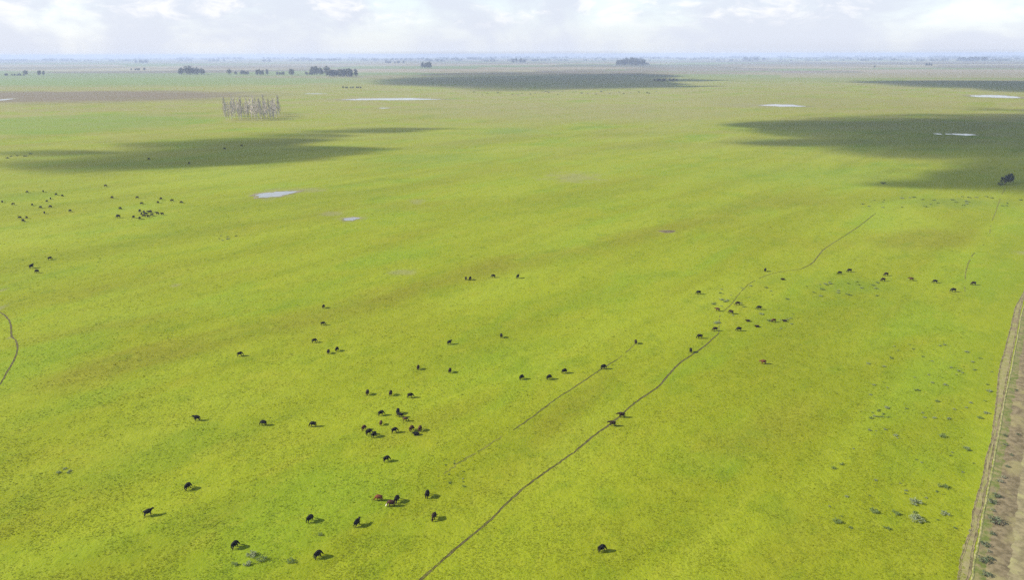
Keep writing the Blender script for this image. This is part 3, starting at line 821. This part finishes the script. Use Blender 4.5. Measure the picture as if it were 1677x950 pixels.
# ------------------------------------------------------------------ trees and shrubs
M_BARK = noisy_mat('bark', (0.10, 0.08, 0.06), (0.16, 0.13, 0.10), 2.0)
M_PALEBARK = noisy_mat('pale_bark', (0.40, 0.37, 0.32), (0.50, 0.46, 0.40), 0.8)
M_TWIG = noisy_mat('bare_twigs', (0.42, 0.37, 0.30), (0.50, 0.45, 0.38), 0.3)
M_LEAF = leaf_mat('dark_foliage', (0.030, 0.040, 0.020), (0.075, 0.080, 0.038), 0.12)
M_LEAF_BLUE = leaf_mat('blue_green_foliage', (0.016, 0.024, 0.028), (0.030, 0.040, 0.040), 0.4, 0.12)
M_SHRUB = leaf_mat('shrub_foliage', (0.055, 0.080, 0.035), (0.115, 0.135, 0.075), 1.2)
M_SHRUB_PALE = leaf_mat('grey_scrub', (0.14, 0.15, 0.085), (0.22, 0.22, 0.14), 1.5)
M_WEED = leaf_mat('weed_leaves', (0.092, 0.138, 0.026), (0.140, 0.180, 0.050), 1.8)
M_WEED_GREY = leaf_mat('grey_weed_leaves', (0.15, 0.18, 0.080), (0.21, 0.24, 0.12), 1.8)

def tube(V, F, a, b, ra, rb, n=5):
    a = Vector(a); b = Vector(b)
    t = (b - a).normalized()
    u = t.cross(Vector((0.3, 0.9, 0.1))).normalized(); w = t.cross(u)
    k = len(V)
    for (c, r) in ((a, ra), (b, rb)):
        for i in range(n):
            g = 2 * math.pi * i / n
            V.append(c + (u * math.cos(g) + w * math.sin(g)) * r)
    F += [(k + i, k + (i + 1) % n, k + n + (i + 1) % n, k + n + i) for i in range(n)]
    F.append(tuple(k + n + i for i in range(n)))

def leaf_quads(V, F, c, rad, n, size, rnd, squash=1.0):
    for _ in range(n):
        d = Vector((rnd.gauss(0, 1), rnd.gauss(0, 1), rnd.gauss(0, 1))).normalized() * (rnd.random() ** 0.45)
        p = Vector(c) + Vector((d.x * rad, d.y * rad, d.z * rad * squash))
        nrm = (d + Vector((rnd.gauss(0, .6), rnd.gauss(0, .6), rnd.gauss(0.3, .6)))).normalized()
        u = nrm.orthogonal().normalized(); w = nrm.cross(u)
        an = rnd.uniform(0, 6.28); u, w = u * math.cos(an) + w * math.sin(an), w * math.cos(an) - u * math.sin(an)
        s = size * rnd.uniform(0.6, 1.3)
        k = len(V)
        V += [p - u * s - w * s * 0.5, p + u * s - w * s * 0.35, p + u * s * 0.8 + w * s * 0.5, p - u * s * 0.7 + w * s * 0.45]
        F.append((k, k + 1, k + 2, k + 3))

def mesh_only(name, V, F, mat):
    me = bpy.data.meshes.new(name); me.from_pydata([tuple(p) for p in V], [], F); me.materials.append(mat); me.update()
    return me

def tree_meshes(seed, h=1.0, wide=0.55, leaf=M_LEAF):
    """unit-height broadleaf: (trunk mesh, crown mesh)"""
    rnd = random.Random(seed)
    TV, TF, CV, CF = [], [], [], []
    tube(TV, TF, (0, 0, -0.02), (0.01, 0, 0.34), 0.035, 0.024, 7)
    for i in range(11):
        a = i * 2.4 + rnd.uniform(-.4, .4); z0 = rnd.uniform(0.16, 0.36)
        q = Vector((math.cos(a) * wide * rnd.uniform(.25, .8), math.sin(a) * wide * rnd.uniform(.25, .8), rnd.uniform(0.36, 0.86)))
        q = Vector((q.x * 0.5, q.y * 0.5, q.z))
        tube(TV, TF, (0.005, 0, z0), q, 0.015, 0.006, 4)
        leaf_quads(CV, CF, (q.x * 1.2, q.y * 1.2, q.z * .55), rnd.uniform(.12, .18), 30, 0.034, rnd, 1.0)
        leaf_quads(CV, CF, q, rnd.uniform(.12, .20) * (wide / .55) ** .5, 75, 0.033, rnd, 0.85)
    leaf_quads(CV, CF, (0.02, 0, 0.86), 0.13, 60, 0.032, rnd)
    return mesh_only('trunk', TV, TF, M_BARK), mesh_only('crown', CV, CF, leaf)

TREES = [tree_meshes(i, wide=w) for i, w in ((1, .62), (2, .5), (3, .75), (4, .42))]
DTREES = [tree_meshes(9, wide=.95, leaf=M_LEAF_BLUE), tree_meshes(10, wide=.8, leaf=M_LEAF_BLUE)]

def plant(name, meshes, loc, height, rz, label, cat, group, wide=1.0):
    e = empty(name, loc, rz)
    e.scale = (height * wide, height * wide, height)
    for me in meshes:
        o = bpy.data.objects.new(me.name.split('.')[0], me)
        COL.objects.link(o); o.parent = e
        if name in ('weed_clump', 'shrub', 'scrub_bush'):
            o['kind'] = 'stuff'                              # stems and leaves too small to pick apart
    return tag(e, label, cat, group)

def far_clump(x0, x1, ybase, hpx, n, label, group, seed, depth_m=60, kinds=(0, 1, 2, 3), hv=0.3, wide=1.0):
    """trees standing between two photo columns with their feet at photo row ybase"""
    rnd = random.Random(seed)
    n = max(1, round(n * 1.3)) if n > 1 else 1; wide *= 1.12
    for i in range(n):
        px = x0 + (x1 - x0) * ((i + 0.5 + rnd.uniform(-.35, .35)) / n)
        g = gp(px, ybase); d = depth_at(g)
        h = hpx * d / FPX * rnd.uniform(1 - hv, 1.0)
        g = g + Vector((0, rnd.uniform(0, depth_m), -0.02 * h))
        plant('tree', TREES[rnd.choice(kinds)], g, h * 1.06, rnd.uniform(0, 6.28), label, 'tree', group, wide * rnd.uniform(.85, 1.2))

far_clump(0, 36, 123.6, 4, 6, 'low bushy tree in the hedge line at the left edge', 'hedge line at the left edge', 1, wide=1.6)
far_clump(37, 43, 122.5, 8.5, 1, 'rounded dark tree right of the left edge hedge', None, 2, wide=1.3)
far_clump(58, 69, 123, 8.5, 2, 'pair of trees beside the rounded tree near left edge', 'pair of trees near the left edge', 3)
far_clump(211, 232, 115, 5, 4, 'dark low tree in the small far thicket at left', 'small far thicket at left', 4, wide=1.3)
far_clump(290, 298, 121.5, 12, 2, 'tree in the left one of three small far groves', 'left one of three small groves', 5)
far_clump(300, 313, 121.8, 14.5, 3, 'tree in the tall middle one of three small far groves', 'middle one of three small groves', 6)
far_clump(316, 331, 121.8, 12.5, 3, 'tree in the right one of three small far groves', 'right one of three small groves', 7)
far_clump(373, 380, 121.5, 9.5, 1, 'single dark tree left of the low far tree row', None, 8)
far_clump(384, 404, 121.8, 7, 5, 'low tree in the far row left of the square grove', 'low far tree row', 9, wide=1.2)
far_clump(416, 433, 122.6, 9.5, 4, 'tree in the squarish far grove in the middle of the row', 'squarish far grove', 10)
far_clump(447, 464, 122.6, 6, 4, 'small brownish tree right of the squarish far grove', 'small trees right of the squarish grove', 11)
far_clump(471, 481, 122.6, 11, 2, 'tall narrow tree between two far groves', 'tall narrow trees between two groves', 12)
far_clump(497, 508, 122.6, 6, 3, 'low tree at the left foot of the long dark grove', 'low trees at the foot of the dark grove', 13)
far_clump(507, 533, 122.2, 14.5, 5, 'tall tree in the left half of the long dark grove', 'left half of the long dark grove', 14)
far_clump(535, 553, 125.3, 14.5, 5, 'tree in the middle of the long dark grove', 'middle of the long dark grove', 15)
far_clump(556, 580, 125.5, 13.5, 7, 'tree in the right block of the long dark grove', 'right block of the long dark grove', 16, hv=.18)
far_clump(624, 663, 103.5, 5, 7, 'hazy tree in the long flat grove under the horizon', 'long flat grove under the horizon', 17, 300, wide=1.3)
far_clump(690, 706, 111.2, 10.5, 4, 'bluish tree in the small grove above the far cloud shadow', 'small grove above the far cloud shadow', 18, 100)
far_clump(712, 728, 100.8, 4.5, 4, 'hazy tree right of the small far grove', 'hazy trees right of the small far grove', 19, 300)
far_clump(791, 812, 100.8, 4, 5, 'hazy tree in the thin grove in the far centre', 'thin grove in the far centre', 20, 300, wide=1.2)
far_clump(839, 861, 102.8, 8, 4, 'hazy tree in the far centre grove right of the thin one', 'far centre grove', 21, 300)
far_clump(1010, 1026, 106.6, 9.5, 6, 'tree in the left shoulder of the blue grove near the horizon', 'left shoulder of the blue grove', 22, 120, hv=.15)
far_clump(1026, 1043, 106.6, 13, 6, 'tree in the tall middle of the blue grove near the horizon', 'tall middle of the blue grove', 23, 120, hv=.25)
far_clump(1040, 1058, 106.8, 11, 6, 'tree in the right shoulder of the blue grove near the horizon', 'right shoulder of the blue grove', 24, 120, hv=.2)
far_clump(1058, 1065, 106.6, 5, 2, 'small tree just right of the blue grove', 'small trees right of the blue grove', 25)
far_clump(1222, 1258, 98.8, 6.5, 7, 'hazy blue tree in the wide grove on the right horizon', 'wide hazy grove right of centre', 26, 400, wide=1.2)
far_clump(1402, 1418, 97.6, 4.5, 4, 'hazy tree in the narrow grove on the right horizon', 'narrow hazy grove on the right horizon', 27, 400, wide=1.2)
far_clump(1434, 1442, 110.6, 5.5, 1, 'lone small tree on the far right plain', None, 28)
far_clump(1521, 1530, 107.5, 6, 2, 'small tree on the far plain left of the flat blue grove', 'small trees on the far right plain', 29)
far_clump(1573, 1627, 99.8, 7.5, 11, 'hazy blue tree in the flat grove at far right', 'flat blue grove at far right', 30, 300, hv=.15, wide=1.3)
far_clump(1073, 1110, 133, 5.5, 8, 'pale bushy tree at the right end of the far cloud shadow', 'bushy trees ending the far cloud shadow', 31, 60, wide=1.3)
far_clump(205, 238, 103, 5.5, 5, 'hazy tree in the faint grove on the left horizon', 'faint grove on the left horizon', 33, 300, wide=1.2)
far_clump(424, 440, 100.8, 5, 4, 'hazy tree on the horizon above the squarish grove', 'hazy trees above the squarish grove', 34, 300, wide=1.2)
far_clump(512, 545, 99.5, 5, 6, 'hazy tree on the horizon above the long dark grove', 'hazy trees above the long dark grove', 35, 300, wide=1.2)
far_clump(558, 592, 144.2, 3.2, 6, 'low shrub-like tree on the marsh edge below the dark grove', 'low trees on the marsh edge', 36, 20, wide=1.7)

# scrub along the marsh below the far cloud shadow
def shrub_meshes(seed, leaf, n=200, squash=0.7):
    rnd = random.Random(seed); TV, TF, CV, CF = [], [], [], []
    for i in range(6):
        a = i * 1.05 + rnd.uniform(-.3, .3); q = (math.cos(a) * rnd.uniform(.15, .5), math.sin(a) * rnd.uniform(.15, .5), rnd.uniform(.35, .8))
        tube(TV, TF, (math.cos(a) * .03, math.sin(a) * .03, -0.02), q, .03, .012, 4)
        leaf_quads(CV, CF, (q[0], q[1], q[2] * 0.8), rnd.uniform(.2, .34), n // 6, 0.075, rnd, squash)
    return mesh_only('stem', TV, TF, M_BARK), mesh_only('foliage', CV, CF, leaf)
SHRUBS = [shrub_meshes(i, M_SHRUB) for i in (1, 2, 3)]
SCRUB = [shrub_meshes(i, M_SHRUB_PALE, 150) for i in (4, 5)]
rnd = random.Random(8)
for px in range(780, 1085, 11):
    py = 151 + rnd.uniform(-1.5, 4.5)
    plant('shrub', SHRUBS[rnd.randrange(3)], gp(px + rnd.uniform(-5, 5), py), rnd.uniform(2.2, 4.6), rnd.uniform(0, 6), 'dark marsh shrub dotted below the far cloud shadow', 'shrub', 'marsh shrubs below the far cloud shadow', rnd.uniform(1.0, 1.8))
for (px, py) in [(18, 256), (28, 255), (41, 256), (12, 259), (50, 252)]:
    plant('shrub', SHRUBS[rnd.randrange(3)], gp(px, py), rnd.uniform(1.2, 2.0), rnd.uniform(0, 6), 'low shrub near left edge at the tip of cloud shadow', 'shrub', 'low shrubs near the left edge', 1.8)
plant('shrub', SHRUBS[1], gp(1446, 301), 2.6, 1.0, 'lone dark shrub left of the small trees in the right shadow', 'shrub', None, 1.4)

# two dark trees in the right-hand cloud shadow
plant('small_tree', DTREES[0], gp(1645, 302), 8.0, 0.7, 'dark blue-green small tree, left of two in the right cloud shadow', 'tree', 'two dark trees in the right shadow', 1.0)
plant('small_tree', DTREES[1], gp(1654, 299), 8.0, 2.2, 'dark blue-green small tree, right of two in the right cloud shadow', 'tree', 'two dark trees in the right shadow', 0.9)
plant('shrub', SHRUBS[0], gp(1638, 303.5), 3.2, 0.2, 'small shrub at the left foot of the two dark trees', 'shrub', None, 1.3)

# the bare grove on the left
def bare_meshes(seed):
    rnd = random.Random(seed); TV, TF, CV, CF = [], [], [], []
    tube(TV, TF, (0, 0, -0.01), (0.004, 0, 0.5), 0.0095, 0.007, 6); tube(TV, TF, (0.004, 0, 0.5), (0, 0.004, 0.98), 0.007, 0.002, 5)
    for i in range(84):
        z = rnd.uniform(0.14, 0.93); a = rnd.uniform(0, 6.28); L = (0.06 + 0.20 * (1 - z)) * rnd.uniform(.6, 1.2)
        e = (math.cos(a) * L * .5, math.sin(a) * L * .5, min(z + L, 1.02))
        tube(CV, CF, (0, 0, z), e, 0.0042, 0.0020, 3)
        for s in (-1, 1):
            m = [k * .6 for k in e[:2]] + [z + (e[2] - z) * .6]
            tube(CV, CF, m, (m[0] + rnd.uniform(-.03, .03), m[1] + rnd.uniform(-.03, .03), m[2] + rnd.uniform(.02, .07)), 0.0023, 0.0012, 3)
    return mesh_only('trunk', TV, TF, M_PALEBARK), mesh_only('crown', CV, CF, M_TWIG)
BARE = [bare_meshes(i) for i in (1, 2, 3, 4)]
rnd = random.Random(5)
ROWN = ['front', 'second', 'middle', 'fourth', 'back']
rows = [(196.2, 368, 452, 16), (193.0, 366, 456, 17), (190.0, 367, 459, 17), (187.0, 369, 459, 16), (184.5, 372, 458, 15)]
for r_, (yb, xa, xb, n) in enumerate(rows):
    for i in range(n):
        px = xa + (xb - xa) * (i + rnd.uniform(.2, .8)) / n
        if rnd.random() < 0.06:
            continue
        plant('bare_tree', BARE[rnd.randrange(4)], gp(px, yb + rnd.uniform(-1, 1)), rnd.uniform(17, 33), rnd.uniform(0, 6.28),
              'bare tree in the %s row of the leafless grove' % ROWN[r_], 'tree', '%s row of the leafless grove' % ROWN[r_], rnd.uniform(1.0, 1.5))

# shrubs on the ditch bank at the right
DITCH = [(1628, 857, 2.1, 1.2, 0, 'largest dark green shrub on the ditch bank, near the pale verge'),
         (1624, 824, 1.3, 1.2, 1, 'medium shrub on the ditch bank above the largest one'),
         (1632, 815, 1.5, 1.0, 2, 'shrub put in for a dark shadow at the upper end of the near shrubs'),  # added shrub, standing in for a dark shadow on the bank
         (1612, 894, 1.2, 1.3, 1, 'greyish green shrub on the verge below the largest one'),
         (1609, 921, 1.5, 1.3, 0, 'dark green shrub lowest but one beside the pale verge'),
         (1622, 917, 1.1, 1.2, 2, 'small shrub right of the dark green one near the bottom'),
         (1615, 944, 1.2, 1.4, 0, 'dark shrub at the bottom edge beside the verge'),
         (1625, 876, 0.9, 1.2, 2, 'small shrub just below the largest ditch shrub'),
         (1645, 715, 0.9, 1.0, 0, 'small dark shrub beside the verge, highest of the four dots'),
         (1646, 730, 0.95, 1.0, 1, 'small dark shrub, second of the four dots down the bank'),
         (1656, 747, 0.9, 1.0, 2, 'small dark shrub furthest right of the four dots'),
         (1649, 766, 0.95, 1.0, 0, 'small dark shrub, lowest of the four dots'),
         (1667, 713, 0.8, 1.1, 1, 'small shrub out on the bare earth of the bank'),
         (1664, 640, 0.8, 1.3, 2, 'flat dark shrub at the top of the bank strip')]
for (px, py, h, w, k, lab) in DITCH:
    plant('shrub', SHRUBS[k], gp(px, py), h, k * 2.0 + px, lab, 'shrub', 'shrubs on the ditch bank', w)
for (px, py, h, lab) in [(1636, 790, 1.0, 'pale grey scrub bush, left one of the pair on the bank'), (1643, 784, 0.9, 'pale grey scrub bush, right one of the pair on the bank'), (1626, 838, 0.8, 'pale grey scrub between two green ditch shrubs'), (1619, 905, 0.7, 'pale grey scrub among the lowest ditch shrubs')]:
    plant('scrub_bush', SCRUB[px % 2], gp(px, py), h, px, lab, 'bush', 'pale scrub on the ditch bank', 1.3)

# weed clumps in the pasture
def weed_meshes(seed, mat):
    rnd = random.Random(seed); V, F = [], []; S, SF = [], []
    for i in range(16):
        r0 = 0.62 * math.sqrt(rnd.random()); a0 = rnd.uniform(0, 6.28); c = Vector((math.cos(a0) * r0, math.sin(a0) * r0, 0))
        h = rnd.uniform(.25, .6)
        tube(S, SF, c, c + Vector((rnd.uniform(-.05, .05), rnd.uniform(-.05, .05), h)), .014, .006, 3)
        for k in range(9):
            a = k * .7 + rnd.uniform(-.3, .3); L = rnd.uniform(.14, .3); z = rnd.uniform(0.02, h * .8)
            t = Vector((math.cos(a), math.sin(a), 0)); n = Vector((-t.y, t.x, 0)); w = L * .24
            b = c + Vector((0, 0, z)); q = len(V)
            V += [b, b + t * L * .5 + n * w + Vector((0, 0, L * .4)), b + t * L + Vector((0, 0, L * .25)), b + t * L * .5 - n * w + Vector((0, 0, L * .4))]
            F.append((q, q + 1, q + 2, q + 3))
    return mesh_only('stem', S, SF, mat), mesh_only('leaves', V, F, mat)
WEEDS = [weed_meshes(i, M_WEED) for i in (1, 2)]
GWEEDS = [weed_meshes(i, M_WEED_GREY) for i in (3, 4)]
WL = [
    (429, 918, 1.5, 0, 'dark weed clump right of the lowest left black cow, largest at bottom left'),
    (411, 912, 1.6, 1, 'pale leafy weed clump right of the dark bottom left one'),
    (384, 926, 1.0, 0, 'small dark weed clump below the cow at bottom left'),
    (405, 925, 1.2, 1, 'pale weed clump lowest of the bottom left patch'),
    (477, 921, 1.2, 0, 'weed clump left of the lowest black cow'),
    (525, 877, 0.8, 0, 'small weed clump between the two stacked cows at lower left'),
    (1499, 826, 2.0, 1, 'pale grey weed clump, upper of the big two at lower right'),
    (1502, 853, 2.3, 1, 'largest pale grey weed clump at lower right'),
    (1431, 839, 1.4, 0, 'weed clump left of the pale grey pair at lower right'),
    (1466, 842, 1.3, 0, 'weed clump close left of the largest pale grey one'),
    (1371, 856, 1.4, 0, 'weed clump furthest left of the lower right patch'),
    (1547, 844, 1.4, 1, 'grey weed clump right of the largest pale grey one'),
    (1544, 799, 1.6, 0, 'weed clump above right of the pale grey pair'),
    (1452, 867, 1.0, 0, 'weed clump lowest of the lower right patch'),
    (1378, 761, 0.9, 0, 'small weed clump, right one of the pair above lower right patch'),
    (1365, 768, 0.9, 0, 'small weed clump, left one of the pair above lower right patch'),
    (1543, 716, 1.4, 0, 'weed clump in the greener grass near the track'),
    (1582, 737, 1.3, 0, 'weed clump nearest the farm track ruts'),
]
for (px, py, s, g, lab) in WL:
    plant('weed_clump', (GWEEDS if g else WEEDS)[px % 2], gp(px, py), s, px * 1.3, lab, 'weed', 'weed clumps in the pasture', 1.0)
rnd = random.Random(12)
def weed_field(x0, x1, y0, y1, n, label, group, smin, smax, grey=0.4):
    for i in range(n):
        px, py = rnd.uniform(x0, x1), rnd.uniform(y0, y1)
        plant('weed_clump', (GWEEDS if rnd.random() < grey else WEEDS)[rnd.randrange(2)], gp(px, py), rnd.uniform(smin, smax) * .72, rnd.uniform(0, 6), label, 'weed', group, rnd.uniform(.9, 1.4))
weed_field(1418, 1462, 670, 690, 9, 'dark weed clump in the small patch above the lower right weeds', 'small weed patch above the lower right weeds', .7, 1.3, .2)
weed_field(1420, 1625, 555, 720, 52, 'weed clump scattered over the right pasture left of the track', 'weeds left of the farm track', .5, 1.4, .5)
weed_field(1340, 1600, 725, 880, 24, 'small weed clump low down in the right pasture', 'small weeds low in the right pasture', .4, .9, .4)
weed_field(1165, 1300, 458, 540, 30, 'weed clump round the bend of the main trail', 'weeds round the trail bend', .7, 1.6, .6)
weed_field(1320, 1440, 462, 488, 22, 'weed clump in the greener arc right of the trail bend', 'weeds in the greener arc', .8, 1.8, .4)
weed_field(1410, 1677, 322, 340, 30, 'weed clump in the painted shadow streak under the right cloud shadow', 'weeds under the right cloud shadow', 1.2, 2.6, .3)
weed_field(355, 392, 386, 397, 7, 'faint weed clump right of the far left herd', 'faint weeds right of the far left herd', .9, 1.6, .4)
weed_field(92, 116, 768, 782, 5, 'grey weed clump at the left of the foreground', 'grey weeds at the left of the foreground', .7, 1.2, .7)
weed_field(720, 770, 755, 800, 9, 'small weed tuft where the fainter trail fades out', 'weeds where the fainter trail fades', .4, .8, .2)

# ------------------------------------------------------------------ woods on the horizon that read as one line
def far_woods():
    rnd = random.Random(21); V, F = [], []
    for i in range(430):
        px = rnd.uniform(-250, 1930); py = rnd.uniform(92.2, 100.0)
        g = gp(px, py); d = depth_at(g)
        if d > 22500: continue
        L = rnd.uniform(6, 34) * d / FPX; h = rnd.uniform(1.6, 3.2) * d / FPX; h = min(h, 40)
        for k in range(max(3, int(L / 45))):
            c = (g.x + rnd.uniform(-L / 2, L / 2), g.y + rnd.uniform(-60, 60), h * .55)
            leaf_quads(V, F, c, h * .62 + 8, 26, h * .26, rnd, min(1, h / (h * .62 + 8) * .7))
    V = [Vector((p.x, p.y, max(p.z, 0.2))) for p in V]
    o = mesh_obj('far_woods', V, F, M_LEAF)
    return tag(o, 'hazy blue line of far woods along the horizon', 'woods', kind='stuff')
far_woods()

# ------------------------------------------------------------------ haze
def haze():
    x0, x1, y0, y1, z0, z1 = -25500, 25500, -1900, 24200, -1.0, 112.0
    V = [(x, y, z) for z in (z0, z1) for y in (y0, y1) for x in (x0, x1)]
    F = [(0, 2, 3, 1), (4, 5, 7, 6), (0, 1, 5, 4), (2, 6, 7, 3), (0, 4, 6, 2), (1, 3, 7, 5)]
    m = bpy.data.materials.new('hazy_air'); m.use_nodes = True
    nt = m.node_tree; nt.nodes.clear()
    o = nt.nodes.new('ShaderNodeOutputMaterial'); v = nt.nodes.new('ShaderNodeVolumePrincipled')
    v.inputs['Color'].default_value = (0.545, 0.645, 0.85, 1)
    v.inputs['Density'].default_value = 0.000090
    v.inputs['Anisotropy'].default_value = 0.0
    nt.links.new(v.outputs[0], o.inputs['Volume'])
    return tag(mesh_obj('haze', V, F, m), kind='stuff')
haze()

# ------------------------------------------------------------------ labels: look-alikes are told apart by their place in their group
def ordinal(n):
    ones = ['', 'first', 'second', 'third', 'fourth', 'fifth', 'sixth', 'seventh', 'eighth', 'ninth', 'tenth', 'eleventh', 'twelfth', 'thirteenth', 'fourteenth', 'fifteenth', 'sixteenth', 'seventeenth', 'eighteenth', 'nineteenth']
    if n < 20: return ones[n]
    tens = {2: 'twent', 3: 'thirt', 4: 'fort', 5: 'fift'}[n // 10]
    return tens + 'ieth' if n % 10 == 0 else tens + 'y-' + ones[n % 10]
same = {}
for o in list(COL.objects):
    if o.parent is None and 'label' in o and 'kind' not in o:
        same.setdefault(o['label'], []).append(o)
for lab, obs in same.items():
    if len(obs) < 2: continue
    def col(o):
        u, v_ = project(np.array([o.location.x]), np.array([o.location.y])); return float(u[0])
    obs.sort(key=col)
    for i, o in enumerate(obs):
        w = 'leftmost' if i == 0 else 'rightmost' if i == len(obs) - 1 else ordinal(i + 1) + ' from left'
        o['label'] = lab + ', ' + w
